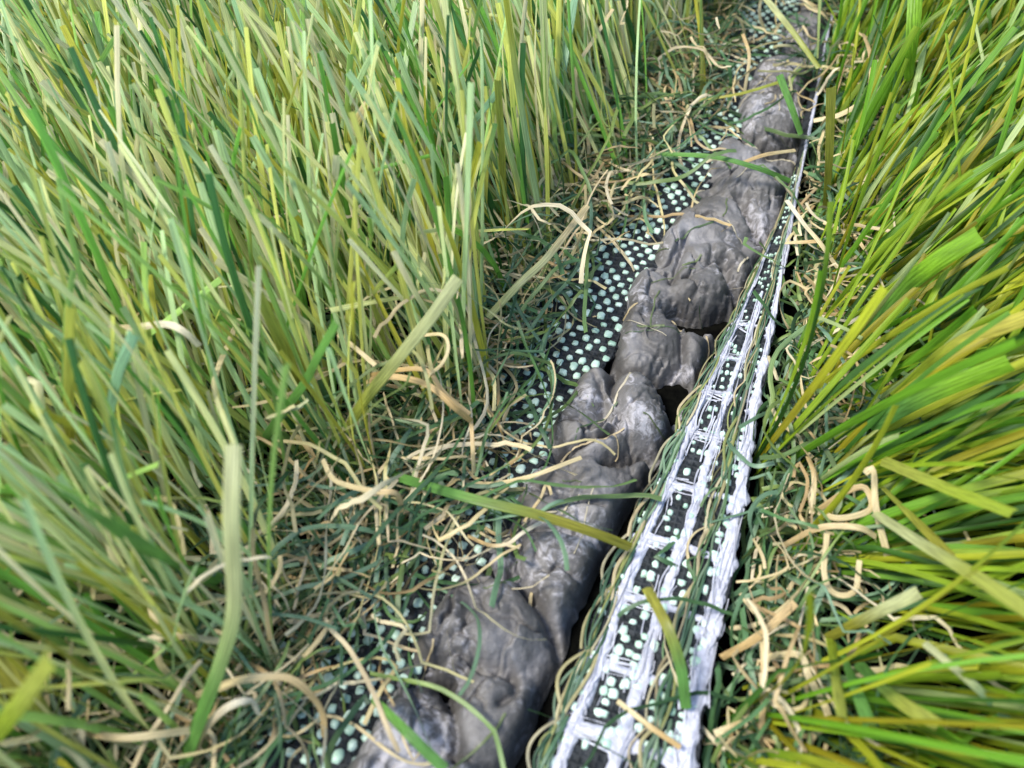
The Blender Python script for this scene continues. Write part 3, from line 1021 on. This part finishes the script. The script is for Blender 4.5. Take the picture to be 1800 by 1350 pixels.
single(T, [(336, 1348, 5), (358, 1285, 10), (400, 1243, 14), (440, 1232, 14), (454, 1256, 10)], 1.0, 'tan', 'white',
       'hooked straw fibre directly under the larger arched one')
single(T, [(230, 1031, 14), (266, 1023, 16), (263, 1060, 15), (277, 1113, 14), (281, 1167, 12), (337, 1220, 9), (343, 1250, 6)], 0.95, 'straw', 'straw',
       'zigzag straw fibre hanging down between broad green blades')
single(T, [(85, 1278, 8), (150, 1288, 11), (215, 1297, 12), (270, 1292, 12), (335, 1284, 10)], 1.0, 'tan', 'straw', 'level tan fibre low down, left of the two-coloured blade foot')
single(T, [(138, 1362, 4), (143, 1268, 14)], 1.5, 'white', 'white', 'stubby white upright fibre at the bottom edge')
single(T, [(196, 1152, 10), (245, 1130, 13), (300, 1117, 14), (385, 1127, 12)], 0.9, 'white', 'straw', 'pale fibre lying level across the zigzag one')
single(T, [(567, 808, 12), (590, 845, 12), (655, 863, 13), (697, 868, 13), (706, 900, 9)], 0.85, 'straw', 'tan',
       'straw fibre with a sharp drop, below the long olive blade')
single(T, [(594, 588, 16), (625, 612, 17), (660, 642, 17)], 0.8, 'straw', 'straw', 'short straw piece running into the orange fibre bundle from above')
single(T, [(640, 672, 10), (668, 664, 12), (702, 663, 13), (754, 678, 14), (800, 717, 13), (828, 740, 10)], 1.05, 'tan', 'orange',
       'widest orange fibre arching down to the right in the bundle')
single(T, [(650, 660, 11), (700, 650, 13), (752, 652, 14), (780, 690, 13), (826, 728, 11)], 0.8, 'orange', 'tan', 'thinner orange fibre riding on the widest one')
single(T, [(726, 592, 14), (776, 588, 16), (788, 612, 16), (776, 640, 15), (755, 658, 14)], 0.6, 'straw', 'straw', 'fine straw loop at the top of the orange bundle')
single(T, [(828, 738, 10), (831, 790, 9), (833, 832, 6)], 0.7, 'tan', 'straw', 'thin tan fibre hanging straight down from the orange bundle end')
single(T, [(1085, 1232, 9), (1140, 1275, 9), (1196, 1314, 8)], 0.75, 'straw', 'orange', 'tan fibre lying across the white latex bands at the bottom')
single(B, [(1206, 1245, 8), (1196, 1170, 12), (1172, 1100, 14), (1137, 1034, 13)], 1.35, 'mid', 'olive', 'dark green blade lying on the white latex strip')
single(T, [(800, 846, 5), (865, 850, 7), (930, 838, 10), (975, 822, 11), (1022, 804, 10)], 0.7, 'straw', 'straw', 'thin straw fibre resting on the grey strip above the long olive blade')
single(T, [(822, 942, 6), (860, 958, 8), (892, 956, 9), (918, 937, 10), (958, 914, 9)], 0.6, 'tan', 'white', 'curved straw fibre on the grey strip below the long olive blade')
single(B, [(655, 1228, 8), (690, 1262, 10), (722, 1294, 11), (782, 1352, 10)], 1.25, 'green', 'mid', 'green blade lying over the grey strip at the bottom edge')
single(B, [(1342, -8, 18), (1395, 58, 17), (1440, 120, 14)], 1.3, 'pale', 'yel', 'pale blade slanting over the far end of the grey strip')
single(B, [(1408, 236, 10), (1392, 190, 14), (1370, 132, 18)], 1.35, 'green', 'green', 'short fresh green blade standing over the far grey strip')
single(B, [(1449, 390, 4), (1457, 290, 18), (1461, 152, 34)], 1.6, 'olive', 'gold', 'upright olive blade between the grey strip and the lime clump')
single(T, [(1226, 176, 9), (1300, 165, 11), (1378, 142, 11)], 0.7, 'olive', 'yel', 'thin olive fibre lying level over the far grey strip')
single(B, [(1145, 270, 8), (1250, 275, 11), (1330, 295, 11), (1388, 318, 8)], 0.95, 'green', 'mid', 'slim green blade bridging the grey strip below the fresh green one')
single(T, [(1303, 287, 9), (1345, 272, 10), (1398, 264, 8)], 0.8, 'tan', 'straw', 'short tan fibre just above the slim green bridging blade')
single(T, [(1306, 60, 12), (1317, 100, 12), (1309, 160, 8)], 0.8, 'tan', 'straw', 'small tan hook beside the far end of the dotted backing')
single(T, [(1383, 352, 9), (1412, 392, 12), (1440, 425, 13), (1472, 470, 10)], 0.95, 'white', 'straw', 'longest straw ray of the star shaped tangle beside the white band')
single(T, [(1380, 427, 9), (1440, 424, 13)], 0.7, 'straw', 'tan', 'short level straw ray of the star shaped tangle')
single(T, [(1456, 498, 8), (1478, 478, 10), (1494, 455, 11)], 1.5, 'orange', 'straw', 'stubby orange flake below the star shaped tangle')
single(T, [(1430, 212, 12), (1480, 200, 14), (1526, 165, 16), (1530, 100, 18), (1518, 60, 18)], 1.1, 'straw', 'tan', 'long bent tan fibre beside the olive upright blade')
single(T, [(1520, 832, 14), (1535, 826, 15), (1540, 892, 14), (1560, 977, 10)], 1.05, 'straw', 'straw', 'hairpin straw fibre at the top of the right tangle')
single(T, [(1440, 895, 10), (1484, 866, 13), (1520, 857, 14), (1530, 895, 13), (1476, 911, 12), (1438, 900, 10)], 0.95, 'tan', 'straw', 'closed tan loop below the hairpin fibre')
single(T, [(1376, 960, 8), (1440, 928, 12), (1507, 927, 13), (1540, 943, 11)], 0.95, 'tan', 'straw', 'level tan fibre crossing just under the closed loop')
single(T, [(1454, 935, 11), (1449, 1008, 11), (1467, 1043, 10), (1502, 1039, 10), (1511, 985, 11)], 0.85, 'straw', 'straw', 'U shaped straw fibre hanging under the closed loop')
single(T, [(1268, 1156, 8), (1333, 1119, 11), (1398, 1060, 12)], 1.2, 'orange', 'tan', 'broad orange fibre touching the wide white edge band')
single(T, [(1351, 1154, 9), (1404, 1151, 11), (1422, 1190, 11), (1453, 1248, 10), (1453, 1276, 9), (1427, 1297, 8), (1417, 1356, 5)], 1.0, 'straw', 'straw',
       'long S shaped straw fibre running down to the bottom edge')
single(T, [(1342, 1163, 10), (1342, 1234, 9), (1333, 1325, 6)], 0.85, 'orange', 'tan', 'upright orange fibre left of the S shaped one')
single(T, [(1420, 803, 10), (1431, 839, 11), (1427, 903, 9)], 0.85, 'tan', 'straw', 'short upright tan fibre left of the closed loop')
single(T, [(1256, 1290, 9), (1308, 1270, 10)], 1.0, 'straw', 'tan', 'small straw scrap sticking out beside the wide white edge band')
R_ = dict(mat=M_BLADE_R)
single(B, [(1552, 810, 16), (1662, 857, 24), (1782, 903, 30)], 1.5, 'yel', 'lime', 'yellow blade pointing right above the pale paired blades', **R_)
single(B, [(1540, 903, 14), (1620, 955, 20), (1707, 1008, 26), (1810, 1076, 30)], 1.6, 'pale', 'yel', 'pale blade slanting down to the right edge', **R_)
single(B, [(1553, 858, 12), (1610, 915, 18), (1673, 980, 22)], 1.2, 'yel', 'olive', 'thin yellow blade meeting the pale slanting blade', **R_)
single(B, [(1456, 1121, 10), (1538, 1079, 16), (1616, 1041, 20)], 1.5, 'olive', 'pale', 'pale olive blade rising right from the fork of blades', **R_)
single(B, [(1461, 1126, 10), (1470, 1195, 16), (1481, 1264, 18)], 1.55, 'lime', 'yel', 'square tipped lime blade pointing down at the fork', **R_)
single(B, [(1478, 1139, 10), (1503, 1205, 15), (1530, 1278, 18)], 1.5, 'green', 'green', 'green blade beside the square tipped lime one', **R_)
single(B, [(1509, 1168, 10), (1578, 1230, 18), (1652, 1276, 22)], 1.5, 'mid', 'yel', 'green blade with a yellow edge slanting down right', **R_)
single(B, [(1625, 1130, 20), (1711, 1203, 20), (1772, 1265, 14)], 0.9, 'pale', 'mint', 'whitish mint blade lying low near the right edge', **R_)
single(B, [(1500, 624, 8), (1578, 519, 20), (1640, 465, 27), (1722, 412, 33)], 2.6, 'mid', 'bright', 'broad rich green blade sweeping up to the right', **R_)
single(B, [(1574, 697, 14), (1675, 611, 24), (1812, 555, 32)], 2.0, 'lime', 'gold', 'long lime blade sweeping right under the broad rich green one', **R_)
single(B, [(1530, 748, 14), (1633, 694, 24), (1776, 637, 32)], 2.3, 'mid', 'bright', 'broad bright green blade below the long lime one', **R_)
single(B, [(1597, 140, 20), (1604, 65, 28), (1610, -20, 34)], 2.5, 'bright', 'bright', 'broad vivid green blade standing upright at the top', **R_)
single(B, [(1553, 184, 12), (1594, 97, 24), (1612, 40, 30)], 1.6, 'bright', 'lime', 'vivid green blade leaning against the broad upright one', **R_)
